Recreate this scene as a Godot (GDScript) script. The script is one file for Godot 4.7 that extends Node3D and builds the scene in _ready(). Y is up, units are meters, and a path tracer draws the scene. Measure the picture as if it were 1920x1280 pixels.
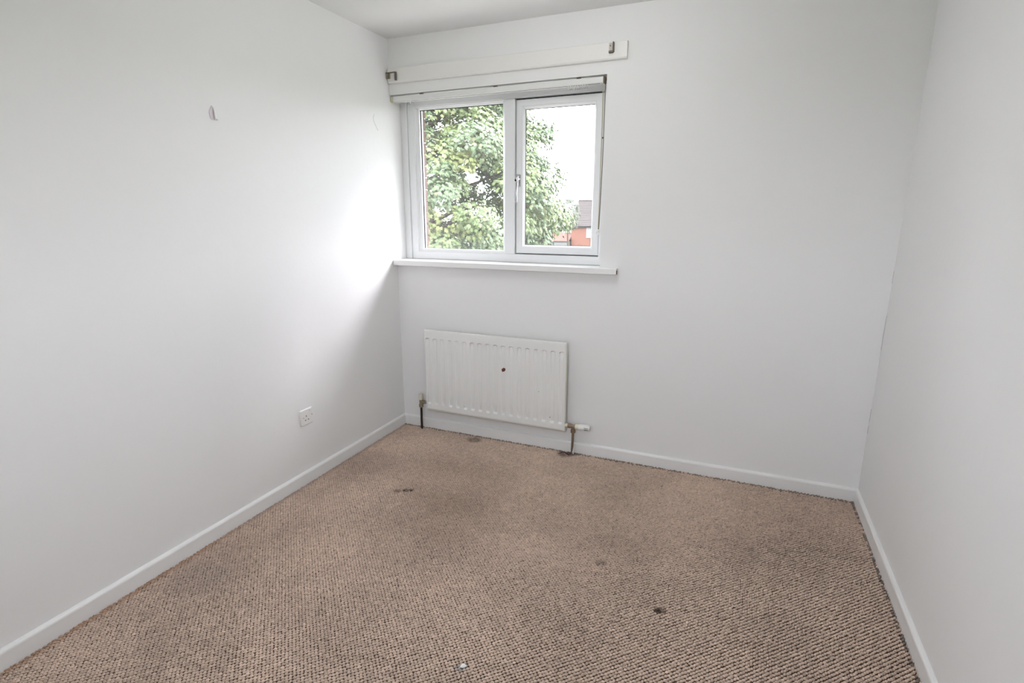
extends Node3D
# An empty bedroom: white walls, a brown loop carpet, one window on to a sycamore.
# x runs along the window wall (0 = left wall), y is up, z runs into the room (0 = window wall).

const W := 2.684        # room width
const H := 2.4          # ceiling height
const D := 3.4          # room length
const SILL := 1.114
const HEAD := 2.093
const W2 := Rect2(1.0, 1.0, 1.12, 1.06)   # the window behind the viewer
const REV := 1.325      # right edge of the window recess
var rng := RandomNumberGenerator.new()
var M := {}
var used := {}


func _ready() -> void:
	rng.seed = 4711
	# ---- camera, sky, lights, exposure
	var cam := Camera3D.new()
	cam.name = "camera"
	cam.fov = 64.794
	cam.near = 0.02
	cam.position = Vector3(2.0385, 1.4013, 2.932)
	cam.rotation = Vector3(-0.2332, 0.3993, 0.0013)
	add_child(cam)
	cam.current = true
	var sky_mat := ProceduralSkyMaterial.new()
	sky_mat.sky_top_color = Color(0.94, 0.955, 0.99)
	sky_mat.sky_horizon_color = Color(0.965, 0.97, 0.99)
	sky_mat.ground_bottom_color = Color(0.35, 0.38, 0.3)
	sky_mat.ground_horizon_color = Color(0.6, 0.62, 0.58)
	sky_mat.sun_angle_max = 0.0
	var sky := Sky.new()
	sky.sky_material = sky_mat
	var env := Environment.new()
	env.background_mode = Environment.BG_SKY
	env.sky = sky
	env.background_energy_multiplier = 10.0
	env.tonemap_mode = Environment.TONE_MAPPER_LINEAR
	env.tonemap_exposure = 1.15
	env.sdfgi_enabled = true
	env.ssao_enabled = true
	env.ssil_enabled = true
	var we := WorldEnvironment.new()
	we.name = "world_environment"
	we.environment = env
	add_child(we)

	# hazy sun low on the right, spread wide by cloud
	var sun := DirectionalLight3D.new()
	sun.name = "sun"
	sun.light_energy = 1.05
	sun.light_color = Color(1.0, 0.97, 1.0)
	sun.light_angular_distance = 20.0
	sun.shadow_enabled = true
	sun.sky_mode = DirectionalLight3D.SKY_MODE_LIGHT_ONLY
	sun.look_at_from_position(Vector3(0.66, 0.5, -0.557), Vector3.ZERO)
	add_child(sun)

	materials()
	room_shell()
	skirtings()
	window()
	window_sill()
	exterior_wall()
	carpet()
	radiator()
	pelmet()
	blind_headrail()
	socket()
	wall_hook()
	pendant_lamp(Vector3(1.3, 2.26, 1.06), 0.255)
	small_marks()
	outdoors()


# ------------------------------------------------------------------ materials
func mat(called: String, c: Color, rough := 0.6, metal := 0.0) -> StandardMaterial3D:
	var m := StandardMaterial3D.new()
	m.resource_name = called
	m.albedo_color = c
	m.roughness = rough
	m.metallic = metal
	M[called] = m
	return m


func noise_tex(size: int, freq: float, seed_: int, as_normal := false, bump := 2.0, octaves := 4) -> NoiseTexture2D:
	var n := FastNoiseLite.new()
	n.seed = seed_
	n.frequency = freq
	n.noise_type = FastNoiseLite.TYPE_SIMPLEX_SMOOTH
	n.fractal_octaves = octaves
	var t := NoiseTexture2D.new()
	t.width = size
	t.height = size
	t.seamless = true
	t.noise = n
	t.as_normal_map = as_normal
	t.bump_strength = bump
	return t


func ramp(a: Color, b: Color, lo := 0.25, hi := 0.75) -> Gradient:
	var g := Gradient.new()
	g.offsets = PackedFloat32Array([lo, hi])
	g.colors = PackedColorArray([a, b])
	return g


func materials() -> void:
	var wall_normal := noise_tex(512, 0.045, 3, true, 1.2)
	for n in ["wall_paint", "ceiling_paint"]:
		var m := mat(n, Color(0.937, 0.936, 0.934), 0.62)
		m.normal_enabled = true
		m.normal_texture = wall_normal
		m.normal_scale = 0.12
		m.uv1_triplanar = true
		m.uv1_world_triplanar = true
		m.uv1_scale = Vector3(0.9, 0.9, 0.9)
	M.ceiling_paint.albedo_color = Color(0.94, 0.94, 0.935)
	M.wall_paint.metallic_specular = 0.35
	M.ceiling_paint.metallic_specular = 0.2
	mat("gloss_paint", Color(0.935, 0.933, 0.928), 0.32)
	mat("cream_paint", Color(0.935, 0.93, 0.915), 0.4)
	mat("upvc", Color(0.93, 0.935, 0.94), 0.28)
	mat("gasket", Color(0.16, 0.16, 0.17), 0.7)
	mat("rail_white", Color(0.9, 0.9, 0.895), 0.35)
	mat("aged_plastic", Color(0.82, 0.79, 0.68), 0.45)
	mat("dark_gap", Color(0.09, 0.085, 0.08), 0.9)
	mat("radiator_enamel", Color(0.935, 0.935, 0.925), 0.3)
	mat("radiator_back", Color(0.84, 0.82, 0.77), 0.45)
	mat("rust", Color(0.42, 0.2, 0.16), 0.85)
	mat("brass", Color(0.58, 0.5, 0.41), 0.42, 0.4)
	mat("dull_brass", Color(0.58, 0.54, 0.45), 0.5, 0.3)
	mat("pale_metal", Color(0.76, 0.73, 0.69), 0.45, 0.1)
	mat("dark_steel", Color(0.4, 0.36, 0.32), 0.5, 0.3)
	mat("pipe_dark", Color(0.2, 0.135, 0.105), 0.6, 0.2)
	mat("pipe_copper", Color(0.5, 0.43, 0.37), 0.5, 0.3)
	mat("ivory", Color(0.9, 0.88, 0.8), 0.4)
	mat("white_plastic", Color(0.93, 0.925, 0.915), 0.3)
	mat("lilac_plastic", Color(0.9, 0.865, 0.895), 0.35)
	mat("chrome", Color(0.76, 0.76, 0.77), 0.22, 0.9)
	mat("slot", Color(0.06, 0.05, 0.05), 0.8)
	mat("raw_wood", Color(0.52, 0.4, 0.28), 0.85)
	mat("cord", Color(0.78, 0.74, 0.64), 0.7)
	mat("cord_dark", Color(0.42, 0.37, 0.3), 0.7)
	mat("crack", Color(0.76, 0.75, 0.74), 0.9)
	mat("thread", Color(0.3, 0.16, 0.13), 0.95)
	mat("subfloor", Color(0.4, 0.32, 0.27), 0.95)
	var glass := mat("glass", Color(1, 1, 1, 0.05), 0.0)
	glass.transparency = BaseMaterial3D.TRANSPARENCY_ALPHA
	var loop := mat("carpet_loop", Color(1, 1, 1), 0.95)
	loop.vertex_color_use_as_albedo = true
	loop.metallic_specular = 0.1
	loop.normal_enabled = true
	loop.normal_texture = noise_tex(256, 0.09, 61, true, 6.0, 3)
	loop.normal_scale = 1.1
	loop.uv1_triplanar = true
	loop.uv1_scale = Vector3(45, 45, 45)
	loop.albedo_texture = noise_tex(256, 0.1, 62, false, 1.0, 3)
	loop.albedo_texture.color_ramp = ramp(Color(0.72, 0.7, 0.69), Color(1, 1, 1), 0.3, 0.6)
	# outdoors
	var leaf := mat("leaf", Color(1, 1, 1), 0.55)
	leaf.vertex_color_use_as_albedo = true
	leaf.cull_mode = BaseMaterial3D.CULL_DISABLED
	leaf.backlight_enabled = true
	leaf.backlight = Color(0.25, 0.3, 0.12)
	var bark := mat("bark", Color(0.36, 0.31, 0.26), 0.9)
	bark.albedo_texture = noise_tex(256, 0.05, 17)
	bark.albedo_texture.color_ramp = ramp(Color(0.6, 0.58, 0.55), Color(1, 1, 1))
	bark.uv1_triplanar = true
	var br := mat("brick_red", Color(0.44, 0.3, 0.26), 0.9)
	br.albedo_texture = noise_tex(256, 0.03, 21)
	br.albedo_texture.color_ramp = ramp(Color(0.82, 0.8, 0.78), Color(1, 1, 1))
	br.uv1_triplanar = true
	br.uv1_world_triplanar = true
	mat("brick_brown", Color(0.42, 0.33, 0.31), 0.9)
	mat("mortar", Color(0.48, 0.45, 0.42), 0.95)
	var tile := mat("roof_tile", Color(0.3, 0.275, 0.265), 0.9)
	tile.albedo_texture = noise_tex(256, 0.06, 31)
	tile.albedo_texture.color_ramp = ramp(Color(0.75, 0.74, 0.74), Color(1, 1, 1))
	tile.uv1_triplanar = true
	tile.uv1_world_triplanar = true
	var grass := mat("grass", Color(0.26, 0.3, 0.19), 0.95)
	grass.albedo_texture = noise_tex(512, 0.03, 41)
	grass.albedo_texture.color_ramp = ramp(Color(0.7, 0.75, 0.7), Color(1, 1, 1))
	grass.uv1_triplanar = true
	grass.uv1_world_triplanar = true
	grass.uv1_scale = Vector3(0.3, 0.3, 0.3)
	mat("pale_render", Color(0.44, 0.44, 0.44), 0.8)
	mat("concrete", Color(0.76, 0.75, 0.72), 0.9)
	mat("window_white", Color(0.6, 0.6, 0.6), 0.5)
	mat("window_dark", Color(0.5, 0.51, 0.53), 0.3)
	mat("house_brick", Color(0.49, 0.34, 0.29), 0.9)
	var hb: StandardMaterial3D = M.house_brick
	hb.albedo_texture = brick_texture()
	hb.uv1_triplanar = true
	hb.uv1_world_triplanar = true
	hb.uv1_scale = Vector3(0.55, 0.55, 0.55)


func brick_texture() -> ImageTexture:
	var im := Image.create(256, 256, false, Image.FORMAT_RGB8)
	im.fill(Color(0.93, 0.9, 0.86))
	var r := RandomNumberGenerator.new()
	r.seed = 5
	for row in 24:
		var y0 := int(row * 256.0 / 24.0)
		for k in range(-1, 8):
			var x0 := int(k * 32.0 + (16.0 if row % 2 else 0.0))
			var t := r.randf_range(0.82, 1.0)
			im.fill_rect(Rect2i(maxi(x0, 0), y0, maxi(1, 30 if x0 >= 0 else 30 + x0), 9).intersection(Rect2i(0, 0, 256, 256)), Color(t, t * 0.97, t * 0.95))
	return ImageTexture.create_from_image(im)


# ------------------------------------------------------------------ mesh helpers
func st_new() -> SurfaceTool:
	var st := SurfaceTool.new()
	st.begin(Mesh.PRIMITIVE_TRIANGLES)
	return st


func tri(st: SurfaceTool, a: Vector3, b: Vector3, c: Vector3, n: Vector3) -> void:
	if (b - a).cross(c - a).dot(n) > 0.0:
		var t := b
		b = c
		c = t
	for p in [a, b, c]:
		st.set_normal(n)
		st.add_vertex(p)


func poly(st: SurfaceTool, pts: Array, away: Vector3) -> void:
	# a flat convex polygon whose front looks away from the point «away»
	var n := Vector3.ZERO
	for i in range(1, pts.size() - 1):
		n += (pts[i] - pts[0]).cross(pts[i + 1] - pts[0])
	if n.length() < 1e-14:
		return
	n = n.normalized()
	var mid := Vector3.ZERO
	for q in pts:
		mid += q
	mid /= pts.size()
	if n.dot(mid - away) < 0.0:
		n = -n
	for i in range(1, pts.size() - 1):
		tri(st, pts[0], pts[i], pts[i + 1], n)


func facing(st: SurfaceTool, pts: Array, n: Vector3) -> void:
	for i in range(1, pts.size() - 1):
		tri(st, pts[0], pts[i], pts[i + 1], n)


func box(st: SurfaceTool, a: Vector3, b: Vector3, r := 0.0, xf := Transform3D()) -> void:
	var lo := Vector3(minf(a.x, b.x), minf(a.y, b.y), minf(a.z, b.z))
	var hi := Vector3(maxf(a.x, b.x), maxf(a.y, b.y), maxf(a.z, b.z))
	var c := (lo + hi) / 2.0
	var h := (hi - lo) / 2.0
	r = minf(r, minf(h.x, minf(h.y, h.z)) * 0.98)
	var q := h - Vector3(r, r, r)
	var mid := xf * c
	for ax in 3:
		var u := (ax + 1) % 3
		var v := (ax + 2) % 3
		for s in [-1.0, 1.0]:
			var pts := []
			for k in [[-1, -1], [1, -1], [1, 1], [-1, 1]]:
				var p := Vector3.ZERO
				p[ax] = s * h[ax]
				p[u] = k[0] * q[u]
				p[v] = k[1] * q[v]
				pts.append(xf * (c + p))
			poly(st, pts, mid)
	if r <= 0.0:
		return
	for ax in 3:
		var u := (ax + 1) % 3
		var v := (ax + 2) % 3
		for su in [-1.0, 1.0]:
			for sv in [-1.0, 1.0]:
				var pts := []
				for k in [[-1, 0], [1, 0], [1, 1], [-1, 1]]:
					var p := Vector3.ZERO
					p[ax] = k[0] * q[ax]
					p[u] = su * (h[u] if k[1] == 0 else q[u])
					p[v] = sv * (q[v] if k[1] == 0 else h[v])
					pts.append(xf * (c + p))
				poly(st, pts, mid)
	for sx in [-1.0, 1.0]:
		for sy in [-1.0, 1.0]:
			for sz in [-1.0, 1.0]:
				poly(st, [xf * (c + Vector3(sx * h.x, sy * q.y, sz * q.z)), xf * (c + Vector3(sx * q.x, sy * h.y, sz * q.z)), xf * (c + Vector3(sx * q.x, sy * q.y, sz * h.z))], mid)


func tube(st: SurfaceTool, path: Array, radii: Array, sides := 12, squash := 1.0) -> void:
	# a swept tube; radii one per point, or one for all
	var n := path.size()
	var rings := []
	var norms := []
	var up := Vector3.UP
	for i in n:
		var d: Vector3
		if i == 0:
			d = path[1] - path[0]
		elif i == n - 1:
			d = path[n - 1] - path[n - 2]
		else:
			d = path[i + 1] - path[i - 1]
		if d.length() < 1e-9:
			d = path[mini(i + 2, n - 1)] - path[maxi(i - 2, 0)]
		d = d.normalized()
		if i == 0:
			up = Vector3.UP if absf(d.y) < 0.9 else Vector3.RIGHT
		var s := d.cross(up).normalized()
		up = s.cross(d).normalized()
		var rr: float = radii[i] if radii.size() > 1 else radii[0]
		var ring := []
		var nr := []
		for k in sides:
			var a := TAU * k / sides
			var o := s * cos(a) + up * sin(a) * squash
			ring.append(path[i] + o * rr)
			nr.append((s * cos(a) * squash + up * sin(a)).normalized())
		rings.append(ring)
		norms.append(nr)
	for i in n - 1:
		for k in sides:
			var k2 := (k + 1) % sides
			smooth_quad(st, [rings[i][k], rings[i][k2], rings[i + 1][k2], rings[i + 1][k]], [norms[i][k], norms[i][k2], norms[i + 1][k2], norms[i + 1][k]])
	poly(st, rings[0], path[1] if path[1] != path[0] else path[2])
	poly(st, rings[n - 1], path[n - 2] if path[n - 2] != path[n - 1] else path[n - 3])


func smooth_quad(st: SurfaceTool, p: Array, nn: Array) -> void:
	for t in [[0, 1, 2], [0, 2, 3]]:
		var a: Vector3 = p[t[0]]
		var b: Vector3 = p[t[1]]
		var c: Vector3 = p[t[2]]
		var order: Array = t
		if (b - a).cross(c - a).dot(nn[t[0]] + nn[t[1]] + nn[t[2]]) > 0.0:
			order = [t[0], t[2], t[1]]
		for i in order:
			st.set_normal(nn[i])
			st.add_vertex(p[i])


func ring_frame(st: SurfaceTool, x0: float, x1: float, y0: float, y1: float, profile: Array) -> void:
	# a mitred rectangular frame; profile = [inset, z] points, open chain seen from the room
	for i in profile.size() - 1:
		var a: Vector2 = profile[i]
		var b: Vector2 = profile[i + 1]
		var ra := [Vector3(x0 + a.x, y0 + a.x, a.y), Vector3(x1 - a.x, y0 + a.x, a.y), Vector3(x1 - a.x, y1 - a.x, a.y), Vector3(x0 + a.x, y1 - a.x, a.y)]
		var rb := [Vector3(x0 + b.x, y0 + b.x, b.y), Vector3(x1 - b.x, y0 + b.x, b.y), Vector3(x1 - b.x, y1 - b.x, b.y), Vector3(x0 + b.x, y1 - b.x, b.y)]
		var inward := [Vector3(0, 1, 0), Vector3(-1, 0, 0), Vector3(0, -1, 0), Vector3(1, 0, 0)]
		for k in 4:
			var k2 := (k + 1) % 4
			# the profile runs with the solid on its right hand: normal = (inset, z) turned left
			var t := (b - a).normalized()
			var n2 := Vector2(-t.y, t.x)
			facing(st, [ra[k], ra[k2], rb[k2], rb[k]], inward[k] * n2.x + Vector3(0, 0, 1) * n2.y)


func extrude_x(st: SurfaceTool, prof: Array, x0: float, x1: float) -> void:
	# a convex profile of (z, y) points drawn along x
	var mid := Vector2.ZERO
	for p in prof:
		mid += p
	mid /= prof.size()
	var c := Vector3((x0 + x1) / 2.0, mid.y, mid.x)
	for i in prof.size():
		var a: Vector2 = prof[i]
		var b: Vector2 = prof[(i + 1) % prof.size()]
		poly(st, [Vector3(x0, a.y, a.x), Vector3(x1, a.y, a.x), Vector3(x1, b.y, b.x), Vector3(x0, b.y, b.x)], c)
	for x in [x0, x1]:
		var cap := []
		for p in prof:
			cap.append(Vector3(x, p.y, p.x))
		poly(st, cap, c)


func numbered(called: String, parent: Node) -> String:
	var key := str(parent.get_instance_id()) + called
	used[key] = used.get(key, 0) + 1
	return called if used[key] == 1 else "%s_%03d" % [called, used[key] - 1]


func obj(called: String, st: SurfaceTool, material: Material, parent: Node = self) -> MeshInstance3D:
	var m := MeshInstance3D.new()
	m.name = numbered(called, parent)
	m.mesh = st.commit()
	m.material_override = material
	parent.add_child(m, true)
	return m


func thing(called: String, label: String, category: String, at := Vector3.ZERO, group := "") -> Node3D:
	var o := Node3D.new()
	o.name = numbered(called, self)
	add_child(o, true)
	o.position = at
	tag(o, label, category, group)
	return o


func tag(o: Node, label: String, category: String, group := "", kind := "") -> void:
	o.set_meta("label", label)
	o.set_meta("category", category)
	if group:
		o.set_meta("group", group)
	if kind:
		o.set_meta("kind", kind)


func struct(called: String, st: SurfaceTool, material: Material, label: String, category: String) -> MeshInstance3D:
	var m := obj(called, st, material)
	tag(m, label, category, "", "structure")
	return m


# ------------------------------------------------------------------ the room
func room_shell() -> void:
	var T := 0.11
	var st := st_new()
	# window wall round its opening; the recess runs flush into the left wall
	box(st, Vector3(0, -0.2, -T), Vector3(W, SILL - 0.03, 0))
	box(st, Vector3(0, HEAD, -T), Vector3(W, H + 0.15, 0))
	box(st, Vector3(REV, SILL - 0.03, -T), Vector3(W, HEAD, 0))
	struct("wall_back", st, M.wall_paint, "white painted plaster wall that holds the window and radiator", "wall")
	st = st_new()
	box(st, Vector3(-0.15, -0.2, -T), Vector3(0, H + 0.15, D))
	var wl := struct("wall_left", st, M.wall_paint, "white painted wall left of the window, with the socket on it", "wall")
	st = st_new()
	var arc := []
	for i in 9:
		var t := i / 8.0
		arc.append(Vector3(0.0004, lerpf(1.962, 1.876, t), 0.163 - 0.03 * t + 0.022 * sin(t * PI) + 0.004 * sin(t * 7.0)))
	tube(st, arc, [0.0007], 5)
	obj("hairline_crack", st, M.crack, wl)
	st = st_new()
	box(st, Vector3(W, -0.2, -T), Vector3(W + 0.15, H + 0.15, D))
	var wr := struct("wall_right", st, M.wall_paint, "bare white painted wall at the right edge of the photo", "wall")
	for seg in [[1.150, 1.094], [0.945, 0.86], [0.86, 0.782], [0.487, 0.42], [0.40, 0.36]]:
		st = st_new()
		var pts := []
		for i in 5:
			var t := i / 4.0
			pts.append(Vector3(W - 0.001, lerpf(seg[0], seg[1], t), 0.0015 + rng.randf_range(-0.001, 0.002)))
		tube(st, pts, [0.0008], 5)
		obj("corner_crack", st, M.crack, wr)
	# the wall behind the viewer has the room's second window
	var a := Vector2(W2.position.x, W2.position.y)
	var e := W2.end
	st = st_new()
	box(st, Vector3(-0.15, -0.2, D), Vector3(a.x, H + 0.15, D + 0.2))
	box(st, Vector3(e.x, -0.2, D), Vector3(W + 0.15, H + 0.15, D + 0.2))
	box(st, Vector3(a.x, -0.2, D), Vector3(e.x, a.y, D + 0.2))
	box(st, Vector3(a.x, e.y, D), Vector3(e.x, H + 0.15, D + 0.2))
	struct("wall_front", st, M.wall_paint, "white painted wall behind the viewer, facing the window", "wall")
	var w := Node3D.new()
	w.name = "window_2"
	add_child(w)
	tag(w, "plain white window in the wall behind the viewer", "window", "", "structure")
	st = st_new()
	box(st, Vector3(a.x, a.y, D + 0.1), Vector3(a.x + 0.06, e.y, D + 0.16), 0.003)
	box(st, Vector3(e.x - 0.06, a.y, D + 0.1), Vector3(e.x, e.y, D + 0.16), 0.003)
	box(st, Vector3(a.x + 0.06, a.y, D + 0.1), Vector3(e.x - 0.06, a.y + 0.06, D + 0.16), 0.003)
	box(st, Vector3(a.x + 0.06, e.y - 0.06, D + 0.1), Vector3(e.x - 0.06, e.y, D + 0.16), 0.003)
	obj("frame", st, M.upvc, w)
	st = st_new()
	box(st, Vector3(a.x + 0.05, a.y + 0.05, D + 0.13), Vector3(e.x - 0.05, e.y - 0.05, D + 0.134))
	obj("pane", st, M.glass, w)
	st = st_new()
	box(st, Vector3(0, H, 0), Vector3(W, H + 0.15, D))
	struct("ceiling", st, M.ceiling_paint, "plain white painted ceiling", "ceiling")
	st = st_new()
	box(st, Vector3(0, -0.2, 0), Vector3(W, -0.009, D))
	struct("floor", st, M.subfloor, "dark backing of the floor under the brown carpet", "floor")


func skirt_profile() -> Array:
	return [Vector2(0, -0.009), Vector2(0.015, -0.009), Vector2(0.015, 0.054), Vector2(0.0135, 0.0585), Vector2(0.0095, 0.0625), Vector2(0.004, 0.065), Vector2(0, 0.0655)]


func skirtings() -> void:
	var st := st_new()
	extrude_x(st, skirt_profile(), 0.0, W)
	struct("baseboard_back", st, M.gloss_paint, "low white skirting board under the window and radiator", "skirting board")
	# the side boards: the same profile drawn along z
	for side in 2:
		st = st_new()
		var prof := skirt_profile()
		var c := Vector3(0.007 if side == 0 else W - 0.007, 0.03, D / 2.0)
		for i in prof.size():
			var a: Vector2 = prof[i]
			var b: Vector2 = prof[(i + 1) % prof.size()]
			var q := []
			for e in [[a, 0.0], [a, D], [b, D], [b, 0.0]]:
				var px: float = e[0].x if side == 0 else W - e[0].x
				q.append(Vector3(px, e[0].y, e[1] if e[1] > 0.0 else e[0].x * 0.999))
			poly(st, q, c)
		if side == 0:
			struct("baseboard_left", st, M.gloss_paint, "white skirting board along the left wall below the socket", "skirting board")
		else:
			struct("baseboard_right", st, M.gloss_paint, "white skirting board along the bare right wall", "skirting board")


# ------------------------------------------------------------------ the window
func window() -> void:
	var w := Node3D.new()
	w.name = "window_1"
	add_child(w)
	tag(w, "white two-light plastic window with a fixed left pane and hinged right pane", "window", "", "structure")
	var x0 := 0.044
	var x1 := 1.335
	var y0 := 1.113
	var y1 := 2.09
	var zf := -0.112
	var st := st_new()
	# outer frame: lip, flat face, step back
	ring_frame(st, x0, x1, y0, y1, [Vector2(0, -0.175), Vector2(0, zf - 0.003), Vector2(0.003, zf), Vector2(0.047, zf), Vector2(0.05, zf - 0.003), Vector2(0.05, -0.175)])
	obj("frame", st, M.upvc, w)
	st = st_new()
	box(st, Vector3(0.705, y0 + 0.05, -0.172), Vector3(0.769, y1 - 0.05, zf), 0.003)
	obj("mullion", st, M.upvc, w)
	# fixed light: bead, gasket, glass
	st = st_new()
	ring_frame(st, x0 + 0.05, 0.705, y0 + 0.05, 2.04, [Vector2(0, zf - 0.006), Vector2(0.004, zf - 0.006), Vector2(0.016, zf - 0.018), Vector2(0.018, zf - 0.022), Vector2(0.018, zf - 0.032)])
	# the left jamb carries a wider bead
	box(st, Vector3(x0 + 0.05, y0 + 0.052, -0.17), Vector3(0.122, 2.038, zf - 0.012), 0.004)
	obj("glazing_bead", st, M.upvc, w)
	st = st_new()
	ring_frame(st, 0.121, 0.692, y0 + 0.061, 2.024, [Vector2(0, zf - 0.028), Vector2(0.005, zf - 0.028), Vector2(0.005, zf - 0.034)])
	obj("gasket", st, M.gasket, w)
	st = st_new()
	box(st, Vector3(0.115, y0 + 0.055, -0.15), Vector3(0.7, 2.035, -0.146))
	obj("pane", st, M.glass, w)
	# opening sash, set a little behind the mullion face
	var sx0 := 0.773
	var sx1 := 1.281
	var sy0 := 1.168
	var sy1 := 2.033
	var zs := zf - 0.012
	st = st_new()
	ring_frame(st, sx0, sx1, sy0, sy1, [Vector2(0, -0.17), Vector2(0, zs - 0.004), Vector2(0.004, zs), Vector2(0.034, zs), Vector2(0.037, zs - 0.002), Vector2(0.037, -0.17)])
	var sash := obj("sash", st, M.upvc, w)
	st = st_new()
	ring_frame(st, sx0 + 0.037, sx1 - 0.037, sy0 + 0.037, sy1 - 0.037, [Vector2(0, zs - 0.003), Vector2(0.003, zs - 0.003), Vector2(0.011, zs - 0.014), Vector2(0.013, zs - 0.018), Vector2(0.013, zs - 0.03)])
	obj("glazing_bead", st, M.upvc, sash)
	st = st_new()
	ring_frame(st, sx0 + 0.047, sx1 - 0.047, sy0 + 0.047, sy1 - 0.047, [Vector2(0, zs - 0.024), Vector2(0.0055, zs - 0.024), Vector2(0.0055, zs - 0.03)])
	obj("gasket", st, M.gasket, sash)
	st = st_new()
	box(st, Vector3(sx0 + 0.036, sy0 + 0.036, -0.155), Vector3(sx1 - 0.036, sy1 - 0.036, -0.151))
	obj("pane", st, M.glass, sash)
	# seal that shows as a dark line between sash and frame
	st = st_new()
	ring_frame(st, 0.768, 1.287, 1.1635, 2.0395, [Vector2(-0.002, -0.14), Vector2(0.008, -0.14)])
	obj("seal", st, M.gasket, w)
	# handle on the sash's left stile
	st = st_new()
	var hx := 0.792
	box(st, Vector3(hx - 0.013, 1.555, zs - 0.001), Vector3(hx + 0.013, 1.625, zs + 0.011), 0.004)
	tube(st, [Vector3(hx, 1.597, zs + 0.008), Vector3(hx, 1.597, zs + 0.03)], [0.0105], 14)
	tube(st, [Vector3(hx, 1.612, zs + 0.03), Vector3(hx, 1.6, zs + 0.036), Vector3(hx, 1.575, zs + 0.039), Vector3(hx, 1.545, zs + 0.044), Vector3(hx, 1.51, zs + 0.046), Vector3(hx, 1.48, zs + 0.043), Vector3(hx, 1.466, zs + 0.04)], [0.009, 0.0115, 0.011, 0.009, 0.0085, 0.008, 0.006], 12, 0.75)
	var hd := obj("handle", st, M.chrome, w)
	st = st_new()
	tube(st, [Vector3(hx - 0.001, 1.59, zs + 0.04), Vector3(hx - 0.001, 1.59, zs + 0.052)], [0.0055], 10)
	obj("lock_button", st, M.slot, hd)
	# strip that closes the gap between left wall and frame
	st = st_new()
	box(st, Vector3(0.0, SILL, -0.125), Vector3(0.0435, HEAD, zf + 0.008), 0.002)
	var s := struct("trim_1", st, M.upvc, "narrow white cover strip between the left wall and window frame", "trim")
	s.set_meta("kind", "structure")


func window_sill() -> void:
	var t := thing("window_sill", "white painted window sill with a chipped right end", "window sill")
	var st := st_new()
	box(st, Vector3(0.001, SILL - 0.033, -0.11), Vector3(REV, SILL, 0.0))
	# the nosing runs past the recess on the right
	extrude_x(st, [Vector2(0.0, SILL - 0.033), Vector2(0.048, SILL - 0.033), Vector2(0.051, SILL - 0.03), Vector2(0.051, SILL - 0.003), Vector2(0.048, SILL), Vector2(0.0, SILL)], 0.003, 1.417)
	# ragged end: only the front lip still reaches the full length
	extrude_x(st, [Vector2(0.026, SILL - 0.033), Vector2(0.048, SILL - 0.033), Vector2(0.051, SILL - 0.03), Vector2(0.051, SILL - 0.003), Vector2(0.048, SILL), Vector2(0.026, SILL)], 1.417, 1.427)
	extrude_x(st, [Vector2(0.0, SILL - 0.007), Vector2(0.026, SILL - 0.007), Vector2(0.026, SILL), Vector2(0.0, SILL)], 1.417, 1.425)
	obj("board", st, M.gloss_paint, t)
	st = st_new()
	box(st, Vector3(1.4172, SILL - 0.03, 0.002), Vector3(1.42, SILL - 0.008, 0.026))
	box(st, Vector3(1.4272, SILL - 0.031, 0.027), Vector3(1.4278, SILL - 0.01, 0.047))
	var e := obj("chipped_end", st, M.raw_wood, t)
	e.set_meta("label", "bare brown wood where the paint has chipped off")


func exterior_wall() -> void:
	# the brick outer leaf round the window, seen as a thin strip through the left pane
	var st := st_new()
	var z0 := -0.31
	var z1 := -0.112
	box(st, Vector3(-3.0, -3.0, z0), Vector3(0.04, 4.2, z1))
	box(st, Vector3(1.339, -3.0, z0), Vector3(5.5, 4.2, z1))
	box(st, Vector3(0.04, -3.0, z0), Vector3(1.339, 1.108, z1))
	box(st, Vector3(0.04, 2.094, z0), Vector3(1.339, 4.2, z1))
	var wl := struct("wall_exterior", st, M.mortar, "brick outer wall of this house, a thin strip left of the glass", "wall")
	for k in 13:
		st = st_new()
		var y := 1.113 + k * 0.075
		box(st, Vector3(0.0405, y, z0 - 0.006), Vector3(0.049, y + 0.065, -0.178), 0.003)
		obj("brick", st, M.brick_brown, wl)
	# rough roof so that daylight enters through the window only
	st = st_new()
	box(st, Vector3(-3.0, H + 0.16, -0.112), Vector3(5.5, H + 0.3, D + 0.3))
	# eaves over the window
	box(st, Vector3(-3.0, 2.17, -0.66), Vector3(5.5, 2.21, -0.312))
	box(st, Vector3(-3.0, 2.15, -0.69), Vector3(5.5, H + 0.3, -0.66))
	box(st, Vector3(-3.0, H + 0.2, -0.66), Vector3(5.5, H + 0.3, -0.112))
	struct("roof", st, M.window_white, "white boarded eaves and deck of this house above the window", "roof")


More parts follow.
